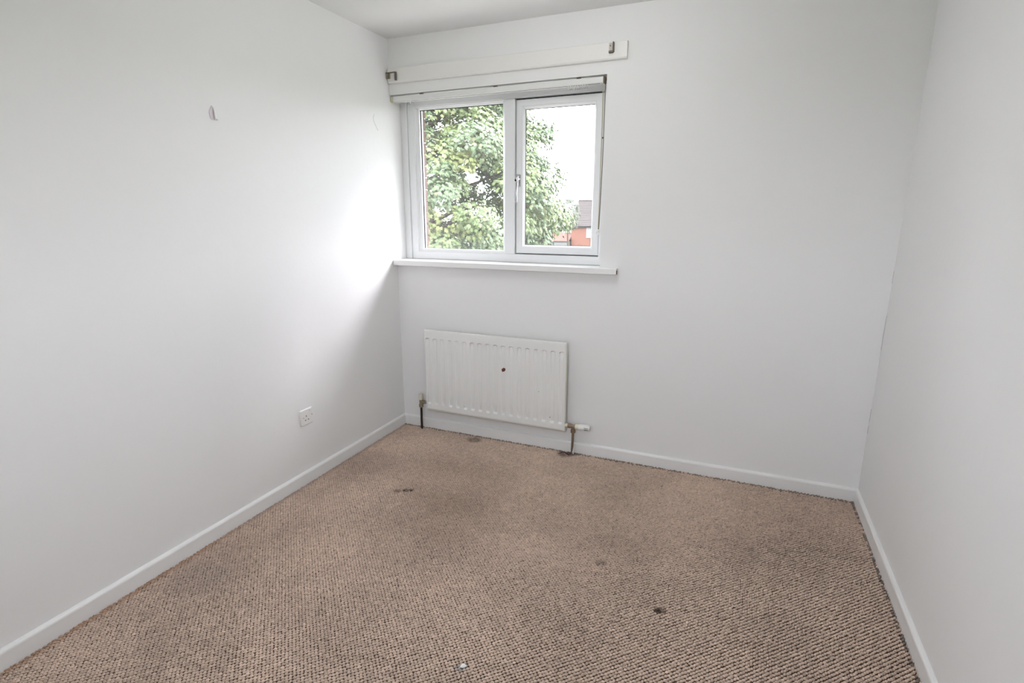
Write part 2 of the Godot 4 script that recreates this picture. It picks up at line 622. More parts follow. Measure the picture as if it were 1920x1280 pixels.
# ------------------------------------------------------------------ carpet
func carpet() -> void:
	# one woven loop: a low rounded nub, longer one way
	var st := st_new()
	var seg := 8
	var lat := [0.0, 0.5, 1.0, 1.35]
	var rows := []
	for l in lat:
		var row := []
		for k in seg:
			var a := TAU * k / seg
			row.append(Vector3(cos(a) * cos(l), sin(l), sin(a) * cos(l)))
		rows.append(row)
	var R := Vector3(0.0067, 0.006, 0.0044)
	for i in rows.size() - 1:
		for k in seg:
			var k2 := (k + 1) % seg
			var p := []
			var nn := []
			for q in [rows[i][k], rows[i][k2], rows[i + 1][k2], rows[i + 1][k]]:
				p.append(q * R)
				nn.append((q / R).normalized())
			smooth_quad(st, p, nn)
	for k in seg:
		var a: Vector3 = rows[3][k]
		var b: Vector3 = rows[3][(k + 1) % seg]
		var top := Vector3(0, 1, 0)
		var pts := [a * R, b * R, top * R]
		if (pts[1] - pts[0]).cross(pts[2] - pts[0]).y > 0.0:
			pts = [pts[1], pts[0], pts[2]]
		for q in pts:
			st.set_normal((q / (R * R)).normalized())
			st.add_vertex(q)
	var mesh := st.commit()
	var s := 0.0080
	var tones := FastNoiseLite.new()
	tones.seed = 8
	tones.frequency = 1.6
	tones.fractal_octaves = 3
	var fine := FastNoiseLite.new()
	fine.seed = 18
	fine.frequency = 14.0
	var where: Array[Transform3D] = []
	var col: Array[Color] = []
	# x, z, radius, colour, strength
	var stains := [
		[0.535, 0.797, 0.018, Color(0.035, 0.02, 0.02), 0.95], [0.56, 0.782, 0.014, Color(0.035, 0.02, 0.02), 0.95], [0.5, 0.82, 0.02, Color(0.09, 0.065, 0.06), 0.6],
		[0.575, 0.08, 0.045, Color(0.08, 0.055, 0.04), 0.7], [1.17, 0.055, 0.045, Color(0.07, 0.04, 0.035), 0.65], [1.215, 0.03, 0.03, Color(0.03, 0.025, 0.02), 0.8],
		[1.885, 1.175, 0.021, Color(0.1, 0.055, 0.045), 0.75], [1.878, 1.18, 0.012, Color(0.04, 0.02, 0.02), 0.9], [1.62, 0.99, 0.025, Color(0.12, 0.075, 0.06), 0.5],
		[1.342, 1.676, 0.012, Color(0.72, 0.74, 0.7), 1.0], [1.33, 1.685, 0.016, Color(0.5, 0.47, 0.46), 0.8], [2.09, 0.905, 0.012, Color(0.5, 0.45, 0.42), 0.7],
		[0.17, 1.70, 0.12, Color(0.5, 0.43, 0.4), 0.3], [0.9, 0.95, 0.22, Color(0.3, 0.21, 0.15), 0.2], [0.75, 0.62, 0.3, Color(0.3, 0.21, 0.15), 0.25], [0.16, 0.6, 0.16, Color(0.36, 0.3, 0.26), 0.3],
	]
	var nx := int(W / s)
	var nz := int(D / s)
	for j in nz:
		for i in nx:
			if (i + j) % 2:
				continue
			var x := (i + 0.5) * s + rng.randf_range(-0.0011, 0.0011)
			var z := (j + 0.5) * s + rng.randf_range(-0.0011, 0.0011)
			if x < 0.012 or x > W - 0.012 or z < 0.012:
				continue
			var b := Basis(Vector3.UP, PI / 4.0 + rng.randfn(0.0, 0.22))
			b = b * Basis(Vector3.FORWARD, rng.randfn(0.0, 0.12))
			var k := rng.randf_range(0.9, 1.12)
			where.append(Transform3D(b.scaled_local(Vector3(k, rng.randf_range(0.8, 1.2), k)), Vector3(x, -0.006, z)))
			var t := 1.0 + 0.1 * tones.get_noise_2d(x, z) * 2.0 + 0.1 * fine.get_noise_2d(x, z) + rng.randfn(0.0, 0.07)
			var c := Color(0.84, 0.66, 0.545) * t
			for q in stains:
				var dd := Vector2(x - q[0], (z - q[1]) * 1.15).length() / float(q[2])
				if dd < 1.3:
					c = c.lerp(q[3], float(q[4]) * clampf(1.3 - dd, 0.0, 0.6) / 0.6 * (0.6 + 0.4 * rng.randf()))
			# rusty line along the left skirting, grey fluff along the other two
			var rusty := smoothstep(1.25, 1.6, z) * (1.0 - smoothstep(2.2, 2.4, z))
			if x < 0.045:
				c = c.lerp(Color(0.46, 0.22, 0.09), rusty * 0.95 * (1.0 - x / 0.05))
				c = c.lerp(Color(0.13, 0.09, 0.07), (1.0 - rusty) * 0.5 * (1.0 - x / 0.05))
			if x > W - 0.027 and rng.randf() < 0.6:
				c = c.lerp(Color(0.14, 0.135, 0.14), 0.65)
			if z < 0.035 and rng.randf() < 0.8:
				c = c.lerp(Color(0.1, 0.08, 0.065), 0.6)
			c.a = 1.0
			col.append(c)
	var mm := MultiMesh.new()
	mm.transform_format = MultiMesh.TRANSFORM_3D
	mm.use_colors = true
	mm.mesh = mesh
	mm.instance_count = where.size()
	for i in where.size():
		mm.set_instance_transform(i, where[i])
		mm.set_instance_color(i, col[i])
	var c := MultiMeshInstance3D.new()
	c.name = "carpet"
	c.multimesh = mm
	c.material_override = M.carpet_loop
	add_child(c)
	tag(c, "worn brown loop-pile carpet covering the whole floor", "carpet", "", "stuff")


# ------------------------------------------------------------------ radiator
func radiator() -> void:
	var t := thing("radiator", "white pressed-steel panel radiator with a rusty chip, under the window", "radiator")
	var x0 := 0.217
	var x1 := 1.165
	var y0 := 0.149
	var y1 := 0.684
	var zf := 0.066
	var n := 18
	var pitch := (x1 - x0) / n
	# front sheet: a fine grid pressed into eighteen shallow upright channels
	var xs := []
	for i in n:
		for f in [0.0, 0.12, 0.2, 0.25, 0.3, 0.35, 0.42, 0.5, 0.58, 0.65, 0.7, 0.75, 0.8, 0.88]:
			xs.append(x0 + (i + f) * pitch)
	xs.append(x1)
	var ys := [y0, y0 + 0.012, y0 + 0.03]
	for k in 15:
		ys.append(y0 + 0.032 + k * 0.0022)
	for k in 9:
		ys.append(lerpf(y0 + 0.075, y1 - 0.09, k / 8.0))
	for k in 15:
		ys.append(y1 - 0.084 + k * 0.0026)
	ys.append_array([y1 - 0.03, y1 - 0.012, y1])
	var deep := func(x: float, y: float) -> float:
		var u := absf(fposmod((x - x0) / pitch, 1.0) - 0.5)
		var across := 1.0 - smoothstep(0.17, 0.3, u)
		# rounded channel ends
		var bend := 0.009 * (1.0 - sqrt(maxf(0.0, 1.0 - pow(minf(u / 0.27, 1.0), 2.0))))
		var along := smoothstep(y0 + 0.034 + bend, y0 + 0.05 + bend, y) * (1.0 - smoothstep(y1 - 0.06 - bend, y1 - 0.052 - bend, y))
		var mid := 0.3 + 0.7 * (1.0 - smoothstep(y0 + 0.06, y0 + 0.11, y) * (1.0 - smoothstep(y1 - 0.12, y1 - 0.065, y)))
		var edge := minf(minf(x - x0, x1 - x), minf(y - y0, y1 - y))
		var roundoff := 0.004 * pow(1.0 - clampf(edge / 0.012, 0.0, 1.0), 2.0)
		return zf - 0.0095 * across * along * mid - roundoff
	var st := st_new()
	var at := func(i: int, j: int) -> Vector3:
		return Vector3(xs[i], ys[j], deep.call(xs[i], ys[j]))
	var nrm := func(i: int, j: int) -> Vector3:
		var x: float = xs[i]
		var y: float = ys[j]
		var e := 0.0008
		var a: float = deep.call(clampf(x + e, x0, x1), y)
		var b: float = deep.call(clampf(x - e, x0, x1), y)
		var c: float = deep.call(x, clampf(y + e, y0, y1))
		var d: float = deep.call(x, clampf(y - e, y0, y1))
		return Vector3(-(a - b) / (2.0 * e), -(c - d) / (2.0 * e), 1.0).normalized()
	var P := []
	var N := []
	for i in xs.size():
		var pc := []
		var nc := []
		for j in ys.size():
			pc.append(at.call(i, j))
			nc.append(nrm.call(i, j))
		P.append(pc)
		N.append(nc)
	for i in xs.size() - 1:
		for j in ys.size() - 1:
			smooth_quad(st, [P[i][j], P[i + 1][j], P[i + 1][j + 1], P[i][j + 1]], [N[i][j], N[i + 1][j], N[i + 1][j + 1], N[i][j + 1]])
	# its returned edges
	var zb := zf - 0.011
	facing(st, [Vector3(x0, y1, zf - 0.004), Vector3(x1, y1, zf - 0.004), Vector3(x1, y1, zb), Vector3(x0, y1, zb)], Vector3(0, 1, 0))
	facing(st, [Vector3(x0, y0, zf - 0.004), Vector3(x1, y0, zf - 0.004), Vector3(x1, y0, zb), Vector3(x0, y0, zb)], Vector3(0, -1, 0))
	facing(st, [Vector3(x0, y0, zf - 0.004), Vector3(x0, y1, zf - 0.004), Vector3(x0, y1, zb), Vector3(x0, y0, zb)], Vector3(-1, 0, 0))
	facing(st, [Vector3(x1, y0, zf - 0.004), Vector3(x1, y1, zf - 0.004), Vector3(x1, y1, zb), Vector3(x1, y0, zb)], Vector3(1, 0, 0))
	var fp := obj("front_panel", st, M.radiator_enamel, t)
	# chip of paint gone, with a raised white rim
	st = st_new()
	var rim := st_new()
	var cc := Vector2(0.774, 0.481)
	var zc := zf - 0.001
	var edge := []
	var outer := []
	for k in 12:
		var a := TAU * k / 12.0
		var r := 1.0 + 0.22 * sin(a * 2.0 + 0.7) + 0.13 * sin(a * 5.0)
		edge.append(Vector3(cc.x + cos(a) * 0.0115 * r, cc.y + sin(a) * 0.0145 * r, zc + 0.0014))
		outer.append(Vector3(cc.x + cos(a) * 0.0145 * r, cc.y + sin(a) * 0.0175 * r, zc + 0.0008))
	for k in 12:
		tri(st, Vector3(cc.x, cc.y, zc + 0.0014), edge[k], edge[(k + 1) % 12], Vector3(0, 0, 1))
		facing(rim, [edge[k] + Vector3(0, 0, 0.0008), edge[(k + 1) % 12] + Vector3(0, 0, 0.0008), outer[(k + 1) % 12], outer[k]], Vector3(0, 0, 1))
	obj("rust_chip", st, M.rust, fp).set_meta("label", "small rusty red patch where the paint has chipped")
	obj("chip_rim", rim, M.white_plastic, fp)
	for q in [[0.5, 0.205, 0.0022], [0.515, 0.222, 0.0012], [1.002, 0.372, 0.0026], [1.075, 0.221, 0.0028]]:
		st = st_new()
		box(st, Vector3(q[0] - q[2], q[1] - q[2], zf - 0.002), Vector3(q[0] + q[2], q[1] + q[2], zf + 0.0004), 0.001)
		obj("paint_nick", st, M.dull_brass, fp)
	# back sheet with its seam, air outlet pieces and wall brackets
	st = st_new()
	box(st, Vector3(x0 + 0.002, y0 - 0.014, zf - 0.02), Vector3(x1 + 0.004, y1 - 0.002, zf - 0.012), 0.003)
	obj("back_panel", st, M.radiator_back, t)
	for bx in [x0 + 0.12, x1 - 0.12]:
		st = st_new()
		box(st, Vector3(bx - 0.015, y0 + 0.06, 0.0015), Vector3(bx + 0.015, y1 - 0.06, 0.004), 0.001)
		box(st, Vector3(bx - 0.012, y0 + 0.06, 0.003), Vector3(bx + 0.012, y0 + 0.1, zf - 0.02), 0.001)
		box(st, Vector3(bx - 0.012, y1 - 0.1, 0.003), Vector3(bx + 0.012, y1 - 0.06, zf - 0.02), 0.001)
		obj("wall_bracket", st, M.radiator_back, t)
	# tails into the two bottom corners
	var zp := 0.046
	st = st_new()
	tube(st, [Vector3(0.222, 0.186, zp), Vector3(0.19, 0.186, zp)], [0.0095], 12)
	obj("inlet_tail", st, M.dull_brass, t)
	st = st_new()
	tube(st, [Vector3(1.155, 0.179, zp), Vector3(1.177, 0.179, zp), Vector3(1.177, 0.179, zp), Vector3(1.183, 0.179, zp)], [0.014, 0.014, 0.011, 0.011], 14)
	obj("inlet_tail", st, M.ivory, t)

	# lockshield valve and its pipe on the left
	var v := thing("radiator_valve", "narrow valve with ivory cap on a dark pipe, left of radiator", "valve", Vector3(0.165, 0, zp))
	st = st_new()
	tube(st, [Vector3(0, -0.008, 0), Vector3(0, 0.05, 0.0005), Vector3(0, 0.16, 0)], [0.0075], 12)
	obj("pipe", st, M.pipe_dark, v)
	st = st_new()
	tube(st, [Vector3(0, 0.148, 0), Vector3(0, 0.152, 0), Vector3(0, 0.168, 0), Vector3(0, 0.168, 0), Vector3(0, 0.2, 0), Vector3(0, 0.206, 0)], [0.0135, 0.0145, 0.0145, 0.011, 0.0115, 0.009], 6)
	tube(st, [Vector3(0.0, 0.186, 0), Vector3(0.014, 0.186, 0), Vector3(0.014, 0.186, 0), Vector3(0.027, 0.186, 0)], [0.009, 0.009, 0.0125, 0.0125], 6)
	obj("valve_body", st, M.dull_brass, v)
	st = st_new()
	tube(st, [Vector3(0, 0.2, 0), Vector3(0, 0.203, 0), Vector3(0, 0.238, 0), Vector3(0, 0.242, 0)], [0.0125, 0.0132, 0.012, 0.0098], 16)
	obj("valve_cap", st, M.ivory, v).set_meta("label", "yellowed ivory plastic cap")

	# thermostatic valve on the right
	v = thing("thermostatic_valve", "white thermostatic valve head on a brass tee, right of radiator", "valve", Vector3(1.214, 0, zp))
	st = st_new()
	tube(st, [Vector3(-0.004, -0.008, -0.004), Vector3(-0.002, 0.05, -0.002), Vector3(0, 0.15, 0)], [0.0078], 12)
	obj("pipe", st, M.pipe_copper, v)
	st = st_new()
	tube(st, [Vector3(0, 0.137, 0), Vector3(0, 0.14, 0), Vector3(0, 0.157, 0), Vector3(0, 0.159, 0), Vector3(0, 0.179, 0)], [0.0125, 0.0145, 0.0145, 0.011, 0.011], 6)
	tube(st, [Vector3(-0.033, 0.179, 0), Vector3(-0.031, 0.179, 0), Vector3(-0.016, 0.179, 0), Vector3(-0.015, 0.179, 0), Vector3(-0.015, 0.179, 0), Vector3(0.018, 0.179, 0)], [0.0125, 0.0142, 0.0142, 0.0125, 0.0102, 0.0102], 12)
	obj("valve_body", st, M.brass, v)
	st = st_new()
	tube(st, [Vector3(0.014, 0.179, 0), Vector3(0.016, 0.179, 0), Vector3(0.03, 0.179, 0), Vector3(0.031, 0.179, 0), Vector3(0.031, 0.179, 0), Vector3(0.034, 0.179, 0)], [0.0165, 0.0178, 0.0178, 0.016, 0.0145, 0.0145], 20)
	obj("collar", st, M.ivory, v)
	st = st_new()
	tube(st, [Vector3(0.034, 0.179, 0), Vector3(0.035, 0.179, 0), Vector3(0.048, 0.179, 0), Vector3(0.066, 0.179, 0), Vector3(0.094, 0.179, 0), Vector3(0.1, 0.179, 0), Vector3(0.102, 0.179, 0)], [0.0185, 0.02, 0.0215, 0.0205, 0.019, 0.017, 0.012], 24)
	for k in 12:
		var a := TAU * k / 12.0
		var o := Vector3(0, cos(a), sin(a))
		tube(st, [Vector3(0.066, 0.179, 0) + o * 0.0198, Vector3(0.094, 0.179, 0) + o * 0.0182, Vector3(0.099, 0.179, 0) + o * 0.0155], [0.0027, 0.0027, 0.0016], 6)
	var head := obj("valve_head", st, M.white_plastic, v)
	for a in [-0.25, 0.28]:
		st = st_new()
		var o := Vector3(0, sin(a), cos(a))
		tube(st, [Vector3(0.071, 0.179, 0) + o * 0.0207, Vector3(0.094, 0.179, 0) + o * 0.019], [0.0014], 6)
		obj("setting_slot", st, M.slot, head)
	st = st_new()
	tube(st, [Vector3(0.008, 0.006, 0.006), Vector3(0.0045, 0.016, 0.0055), Vector3(0.006, 0.032, 0.004), Vector3(0.008, 0.055, 0.001)], [0.003, 0.0045, 0.003, 0.001], 8)
	obj("paint_drip", st, M.white_plastic, v)


# ------------------------------------------------------------------ fittings
func pelmet() -> void:
	var t := thing("pelmet_board", "long white batten fixed to the wall above the window", "batten")
	var st := st_new()
	extrude_x(st, [Vector2(0, 2.153), Vector2(0.014, 2.153), Vector2(0.019, 2.156), Vector2(0.022, 2.162), Vector2(0.022, 2.232), Vector2(0.02, 2.235), Vector2(0.0, 2.235)], 0.006, 1.4255)
	obj("board", st, M.cream_paint, t)
	# bracket next to the left wall: block, thin rail, drop tab
	var b := thing("curtain_bracket", "dark metal U-shaped curtain bracket at the left end of the batten", "bracket", Vector3(0.0, 2.196, 0.022), "curtain brackets on the batten")
	st = st_new()
	box(st, Vector3(0.002, -0.018, 0.0), Vector3(0.026, 0.014, 0.012), 0.002)
	obj("mounting_block", st, M.dull_brass, b)
	st = st_new()
	box(st, Vector3(0.004, 0.011, 0.006), Vector3(0.074, 0.0145, 0.017), 0.001)
	box(st, Vector3(0.066, -0.032, 0.006), Vector3(0.076, 0.0145, 0.018), 0.0015)
	obj("arm", st, M.dark_steel, b)
	st = st_new()
	box(st, Vector3(0.018, -0.018, 0.0121), Vector3(0.0255, 0.012, 0.016), 0.001)
	obj("screw_plate", st, M.dark_steel, b)
	b = thing("curtain_bracket", "small pale metal curtain clip near the right end of the batten", "bracket", Vector3(1.349, 2.205, 0.022), "curtain brackets on the batten")
	st = st_new()
	box(st, Vector3(-0.013, -0.019, 0.0), Vector3(0.009, 0.024, 0.005), 0.002)
	obj("plate", st, M.pale_metal, b)
	st = st_new()
	box(st, Vector3(0.007, -0.02, 0.0), Vector3(0.013, 0.026, 0.016), 0.0015)
	box(st, Vector3(-0.013, -0.024, 0.003), Vector3(0.01, -0.013, 0.013), 0.002)
	obj("lip", st, M.dark_steel, b)
	st = st_new()
	tube(st, [Vector3(-0.006, 0.01, 0.004), Vector3(-0.006, 0.01, 0.0075)], [0.003], 8)
	obj("screw", st, M.dark_steel, b)


func blind_headrail() -> void:
	var t := thing("blind_headrail", "white vertical-blind headrail without slats across the top of the window", "blind headrail")
	var x0 := 0.024
	var x1 := 1.306
	var yt := 2.084
	var yb := 2.054
	var zf := 0.001
	var zb := -0.033
	var st := st_new()
	extrude_x(st, [Vector2(zf - 0.009, yb), Vector2(zf - 0.003, yb), Vector2(zf, yb + 0.003), Vector2(zf, yt - 0.003), Vector2(zf - 0.003, yt), Vector2(zf - 0.009, yt)], x0, x1)
	extrude_x(st, [Vector2(zb, yb), Vector2(zb + 0.016, yb), Vector2(zb + 0.016, yt), Vector2(zb, yt)], x0, x1)
	box(st, Vector3(x0, yt - 0.006, zb + 0.01), Vector3(x1, yt, zf - 0.01))
	obj("rail", st, M.rail_white, t)
	st = st_new()
	box(st, Vector3(x0 + 0.001, yb + 0.014, zb + 0.014), Vector3(x1 - 0.001, yb + 0.018, zf - 0.007))
	box(st, Vector3(x0 + 0.11, yb + 0.0004, zb + 0.0155), Vector3(x1 - 0.02, yb + 0.018, zb + 0.0172))
	obj("track_slot", st, M.dark_gap, t)
	st = st_new()
	box(st, Vector3(x0 - 0.021, yb - 0.001, zb), Vector3(x0, yt, zf), 0.004)
	obj("end_cap", st, M.aged_plastic, t).set_meta("label", "yellowed plastic end cap")
	st = st_new()
	box(st, Vector3(x1, yb - 0.002, zb), Vector3(x1 + 0.01, yt + 0.004, zf), 0.003)
	obj("end_cap", st, M.cord_dark, t).set_meta("label", "dark end cap by the cord")
	# bunched louvre carriers near the cord end, one left behind at the other
	var cx := []
	for k in 9:
		cx.append(1.115 + k * 0.013)
	cx.append(0.135)
	for x in cx:
		st = st_new()
		box(st, Vector3(x - 0.0035, yb - 0.001, zb + 0.014), Vector3(x + 0.0035, yb + 0.012, zf - 0.013), 0.001)
		box(st, Vector3(x - 0.0018, yb - 0.019, zb + 0.02), Vector3(x + 0.0018, yb, zb + 0.026), 0.0006)
		box(st, Vector3(x - 0.0018, yb - 0.019, zb + 0.014), Vector3(x + 0.0018, yb - 0.014, zb + 0.026), 0.0006)
		obj("carrier", st, M.rail_white, t)
	# fixing clips on top, against the soffit
	for x in [0.2, 0.68, 1.16]:
		st = st_new()
		box(st, Vector3(x, yt - 0.001, zb + 0.002), Vector3(x + 0.02, HEAD - 0.0005, zb + 0.018))
		obj("fixing_clip", st, M.dark_steel, t)

	var c := thing("pull_cord", "looped cord hanging down the right side of the window", "cord", Vector3(x1 + 0.006, yb, zf - 0.01))
	for s in 2:
		st = st_new()
		var pts := []
		for i in 25:
			var f := i / 24.0
			pts.append(Vector3((-0.007 if s == 0 else 0.006) * (1.0 - f * 0.8) + 0.004 * sin(f * 3.0) * (1 if s else 0.4) - 0.004 * f, 0.002 - 0.745 * f, 0.004 + (0.004 if s else -0.002) * (1.0 - f)))
		tube(st, pts, [0.0021], 6)
		obj("strand", st, M.cord if s == 0 else M.cord_dark, c)
	st = st_new()
	var lp := []
	for k in 15:
		var a := TAU * k / 14.0
		lp.append(Vector3(-0.005 + 0.009 * sin(a), -0.752 + 0.011 * cos(a), 0.004))
	tube(st, lp, [0.0024], 6)
	box(st, Vector3(-0.011, -0.748, -0.006), Vector3(0.002, -0.736, 0.009), 0.002)
	obj("cord_tidy", st, M.white_plastic, c)
	st = st_new()
	tube(st, [Vector3(0.002, -0.262, 0.008), Vector3(0.001, -0.27, 0.008)], [0.0036], 8)
	obj("bead", st, M.cord_dark, c)


func socket() -> void:
	# on the left wall: local x runs towards the window wall, local z out of the wall
	var t := thing("power_socket", "single white switched three-pin wall socket on the left wall", "socket", Vector3(0.0, 0.361, 0.898))
	t.rotation = Vector3(0, PI / 2.0, 0)
	var st := st_new()
	box(st, Vector3(-0.043, -0.043, 0.0), Vector3(0.043, 0.043, 0.0095), 0.0035)
	obj("faceplate", st, M.white_plastic, t)
	st = st_new()
	box(st, Vector3(0.019, 0.019, 0.009), Vector3(0.032, 0.036, 0.0105), 0.0008)
	box(st, Vector3(0.0205, 0.029, 0.0095), Vector3(0.0305, 0.0355, 0.0135), 0.0015)
	obj("switch", st, M.white_plastic, t)
	for q in [[-0.004, 0.005, 0.0022, 0.004], [-0.0115, -0.0165, 0.0034, 0.0022], [0.0095, -0.0165, 0.0034, 0.0022]]:
		st = st_new()
		box(st, Vector3(q[0] - q[2], q[1] - q[3], 0.006), Vector3(q[0] + q[2], q[1] + q[3], 0.0098))
		obj("pin_slot", st, M.slot, t)
	for x in [-0.024, 0.036]:
		st = st_new()
		tube(st, [Vector3(x, 0.0 if x < 0 else 0.003, 0.008), Vector3(x, 0.0 if x < 0 else 0.003, 0.0099)], [0.0026], 10)
		obj("screw", st, M.dark_steel if x > 0 else M.dull_brass, t)


func wall_hook() -> void:
	var t := thing("wall_hook", "small white plastic adhesive hook high on the left wall", "hook", Vector3(0.0, 1.798, 1.245))
	t.rotation = Vector3(0, PI / 2.0, 0)
	var st := st_new()
	var face := []
	var back := []
	for k in 20:
		var f := k / 20.0 * TAU
		var px := sin(f)
		var py := cos(f)
		# pointed top, flat-ish foot
		var wdt := 0.0165 * (1.0 - 0.55 * smoothstep(0.1, 1.0, py))
		var p := Vector2(px * wdt, py * 0.0285 if py > 0 else maxf(py * 0.034, -0.0265))
		back.append(Vector3(p.x, p.y, 0.0))
		face.append(Vector3(p.x * 0.88, p.y * 0.93, 0.0042))
	poly(st, face, Vector3(0, 0, -1))
	for k in 20:
		var k2 := (k + 1) % 20
		poly(st, [back[k], back[k2], face[k2], face[k]], Vector3(0, 0, 0))
	obj("backplate", st, M.lilac_plastic, t)
	st = st_new()
	tube(st, [Vector3(0.004, 0.022, 0.003), Vector3(0.004, 0.012, 0.0075), Vector3(0.0045, -0.006, 0.009), Vector3(0.005, -0.019, 0.0105), Vector3(0.005, -0.0245, 0.0125), Vector3(0.005, -0.0255, 0.0165), Vector3(0.005, -0.022, 0.0185)], [0.003, 0.004, 0.0044, 0.0042, 0.004, 0.0038, 0.003], 10)
	obj("prong", st, M.white_plastic, t)


func pendant_lamp(at: Vector3, energy: float) -> void:
	var t := thing("pendant_lamp", "opal glass globe lamp hanging from the middle of the ceiling", "lamp", at)
	var st := st_new()
	tube(st, [Vector3(0, H - at.y, 0), Vector3(0, H - at.y - 0.02, 0), Vector3(0, H - at.y - 0.026, 0)], [0.045, 0.042, 0.02], 24)
	obj("ceiling_rose", st, M.white_plastic, t)
	st = st_new()
	tube(st, [Vector3(0, H - at.y - 0.02, 0), Vector3(0, 0.1, 0)], [0.004], 8)
	tube(st, [Vector3(0, 0.118, 0), Vector3(0, 0.095, 0)], [0.022, 0.03], 16)
	obj("flex", st, M.white_plastic, t)
	st = st_new()
	var path := []
	var rad := []
	for i in 17:
		var a := lerpf(-PI / 2.0, PI / 2.0 - 0.2, i / 16.0)
		path.append(Vector3(0, 0.1 * sin(a), 0))
		rad.append(maxf(0.1 * cos(a), 0.004))
	tube(st, path, rad, 32)
	var glow := mat("opal_glow", Color(0.95, 0.94, 0.92), 0.4)
	glow.emission_enabled = true
	glow.emission = Color(1.0, 0.99, 0.97)
	glow.emission_energy_multiplier = 1.2
	obj("lamp_globe", st, glow, t)
	var l := OmniLight3D.new()
	l.name = "lamp_light"
	l.light_energy = energy
	l.light_color = Color(0.985, 0.99, 1.0)
	l.light_size = 0.1
	l.omni_range = 12.0
	l.omni_attenuation = 2.0
	l.shadow_enabled = true
	t.add_child(l)


func small_marks() -> void:
	# a curled scrap of thread under the pipe
	var st := st_new()
	tube(st, [Vector3(1.135, 0.002, 0.075), Vector3(1.15, 0.003, 0.058), Vector3(1.163, 0.005, 0.045), Vector3(1.175, 0.003, 0.05), Vector3(1.19, 0.003, 0.062), Vector3(1.2, 0.002, 0.07)], [0.0016, 0.002, 0.0022, 0.0026, 0.003, 0.0018], 7)
	var m := obj("thread_scrap", st, M.thread)
	tag(m, "curled dark red scrap of thread on the carpet by the right-hand pipe", "thread")
	st = st_new()
	tube(st, [Vector3(1.334, -0.001, 1.681), Vector3(1.339, 0.0015, 1.678), Vector3(1.345, 0.0015, 1.674), Vector3(1.349, -0.001, 1.672)], [0.003, 0.0075, 0.0075, 0.003], 9, 0.55)
	m = obj("plaster_crumb", st, M.white_plastic)
	tag(m, "tiny white crumb lying on the carpet nearest the viewer", "crumb")


# ------------------------------------------------------------------ outdoors
func leaf_mesh(lobes: bool) -> ArrayMesh:
	var st := st_new()
	var out := []
	if lobes:
		for q in [[0, -0.42], [0.2, -0.36], [0.46, -0.22], [0.3, -0.06], [0.5, 0.2], [0.2, 0.16], [0.0, 0.58], [-0.2, 0.16], [-0.5, 0.2], [-0.3, -0.06], [-0.46, -0.22], [-0.2, -0.36]]:
			out.append(Vector3(q[0], -0.25 * absf(q[0]) - 0.12 * maxf(q[1], 0.0), q[1]))
	else:
		for q in [[0, -0.5], [0.16, -0.15], [0.13, 0.15], [0, 0.5], [-0.13, 0.15], [-0.16, -0.15]]:
			out.append(Vector3(q[0], -0.3 * absf(q[0]), q[1]))
	for k in out.size():
		var a := Vector3.ZERO
		var b: Vector3 = out[k]
		var c: Vector3 = out[(k + 1) % out.size()]
		var n := (b - a).cross(c - a)
		if n.y < 0:
			n = -n
		tri(st, a, b, c, n.normalized())
	return st.commit()


func foliage(called: String, parent: Node3D, centre: Vector3, radii: Vector3, clumps: int, per: int, size: float, clump_r: float, tones: Array, lobes: bool) -> void:
	var where: Array[Transform3D] = []
	var col: Array[Color] = []
	for i in clumps:
		# points spread evenly over the ellipsoid
		var y := 1.0 - 2.0 * (i + 0.5) / clumps
		var a := i * 2.39996 + rng.randf_range(-0.3, 0.3)
		var d := Vector3(cos(a) * sqrt(1.0 - y * y), y, sin(a) * sqrt(1.0 - y * y))
		var k := rng.randf_range(0.78, 0.97)
		var at := centre + d * radii * k
		var cr := clump_r * rng.randf_range(0.7, 1.25)
		var tone: Color = tones[rng.randi() % tones.size()]
		var flat := Vector3(1.15, 0.75, 1.15)
		var lean := (d + Vector3(0, 0.7, 0)).normalized()
		for j in per:
			var o := Vector3(rng.randfn(0, 1), rng.randfn(0, 1), rng.randfn(0, 1)).normalized()
			if o.dot(lean) < -0.25:
				o = -o
			var p := at + o * flat * cr * pow(rng.randf_range(0.25, 1.0), 0.45)
			var up := (o * 0.7 + Vector3(0, 0.55, 0) + d * 0.35 + Vector3(rng.randfn(0, 0.3), rng.randfn(0, 0.3), rng.randfn(0, 0.3))).normalized()
			# leaf tips hang outwards and down
			var tip := (o + Vector3(0, -0.5, 0) + Vector3(rng.randfn(0, 0.4), rng.randfn(0, 0.4), rng.randfn(0, 0.4)))
			tip = (tip - up * tip.dot(up)).normalized()
			var side := up.cross(tip)
			var s := size * rng.randf_range(0.7, 1.2)
			where.append(Transform3D(Basis(side * s, up * s, tip * s), p))
			var c := tone * 0.37 * rng.randf_range(0.82, 1.15)
			if rng.randf() < 0.05:
				c = c.lerp(Color(0.15, 0.12, 0.05), 0.6)
			c.a = 1.0
			col.append(c)
	var mm := MultiMesh.new()
	mm.transform_format = MultiMesh.TRANSFORM_3D
	mm.use_colors = true
	mm.mesh = leaf_mesh(lobes)
	mm.instance_count = where.size()
	for i in where.size():
		mm.set_instance_transform(i, where[i])
		mm.set_instance_color(i, col[i])
	var f := MultiMeshInstance3D.new()
	f.name = called
	f.multimesh = mm
	f.material_override = M.leaf
	f.set_meta("kind", "stuff")
	parent.add_child(f)


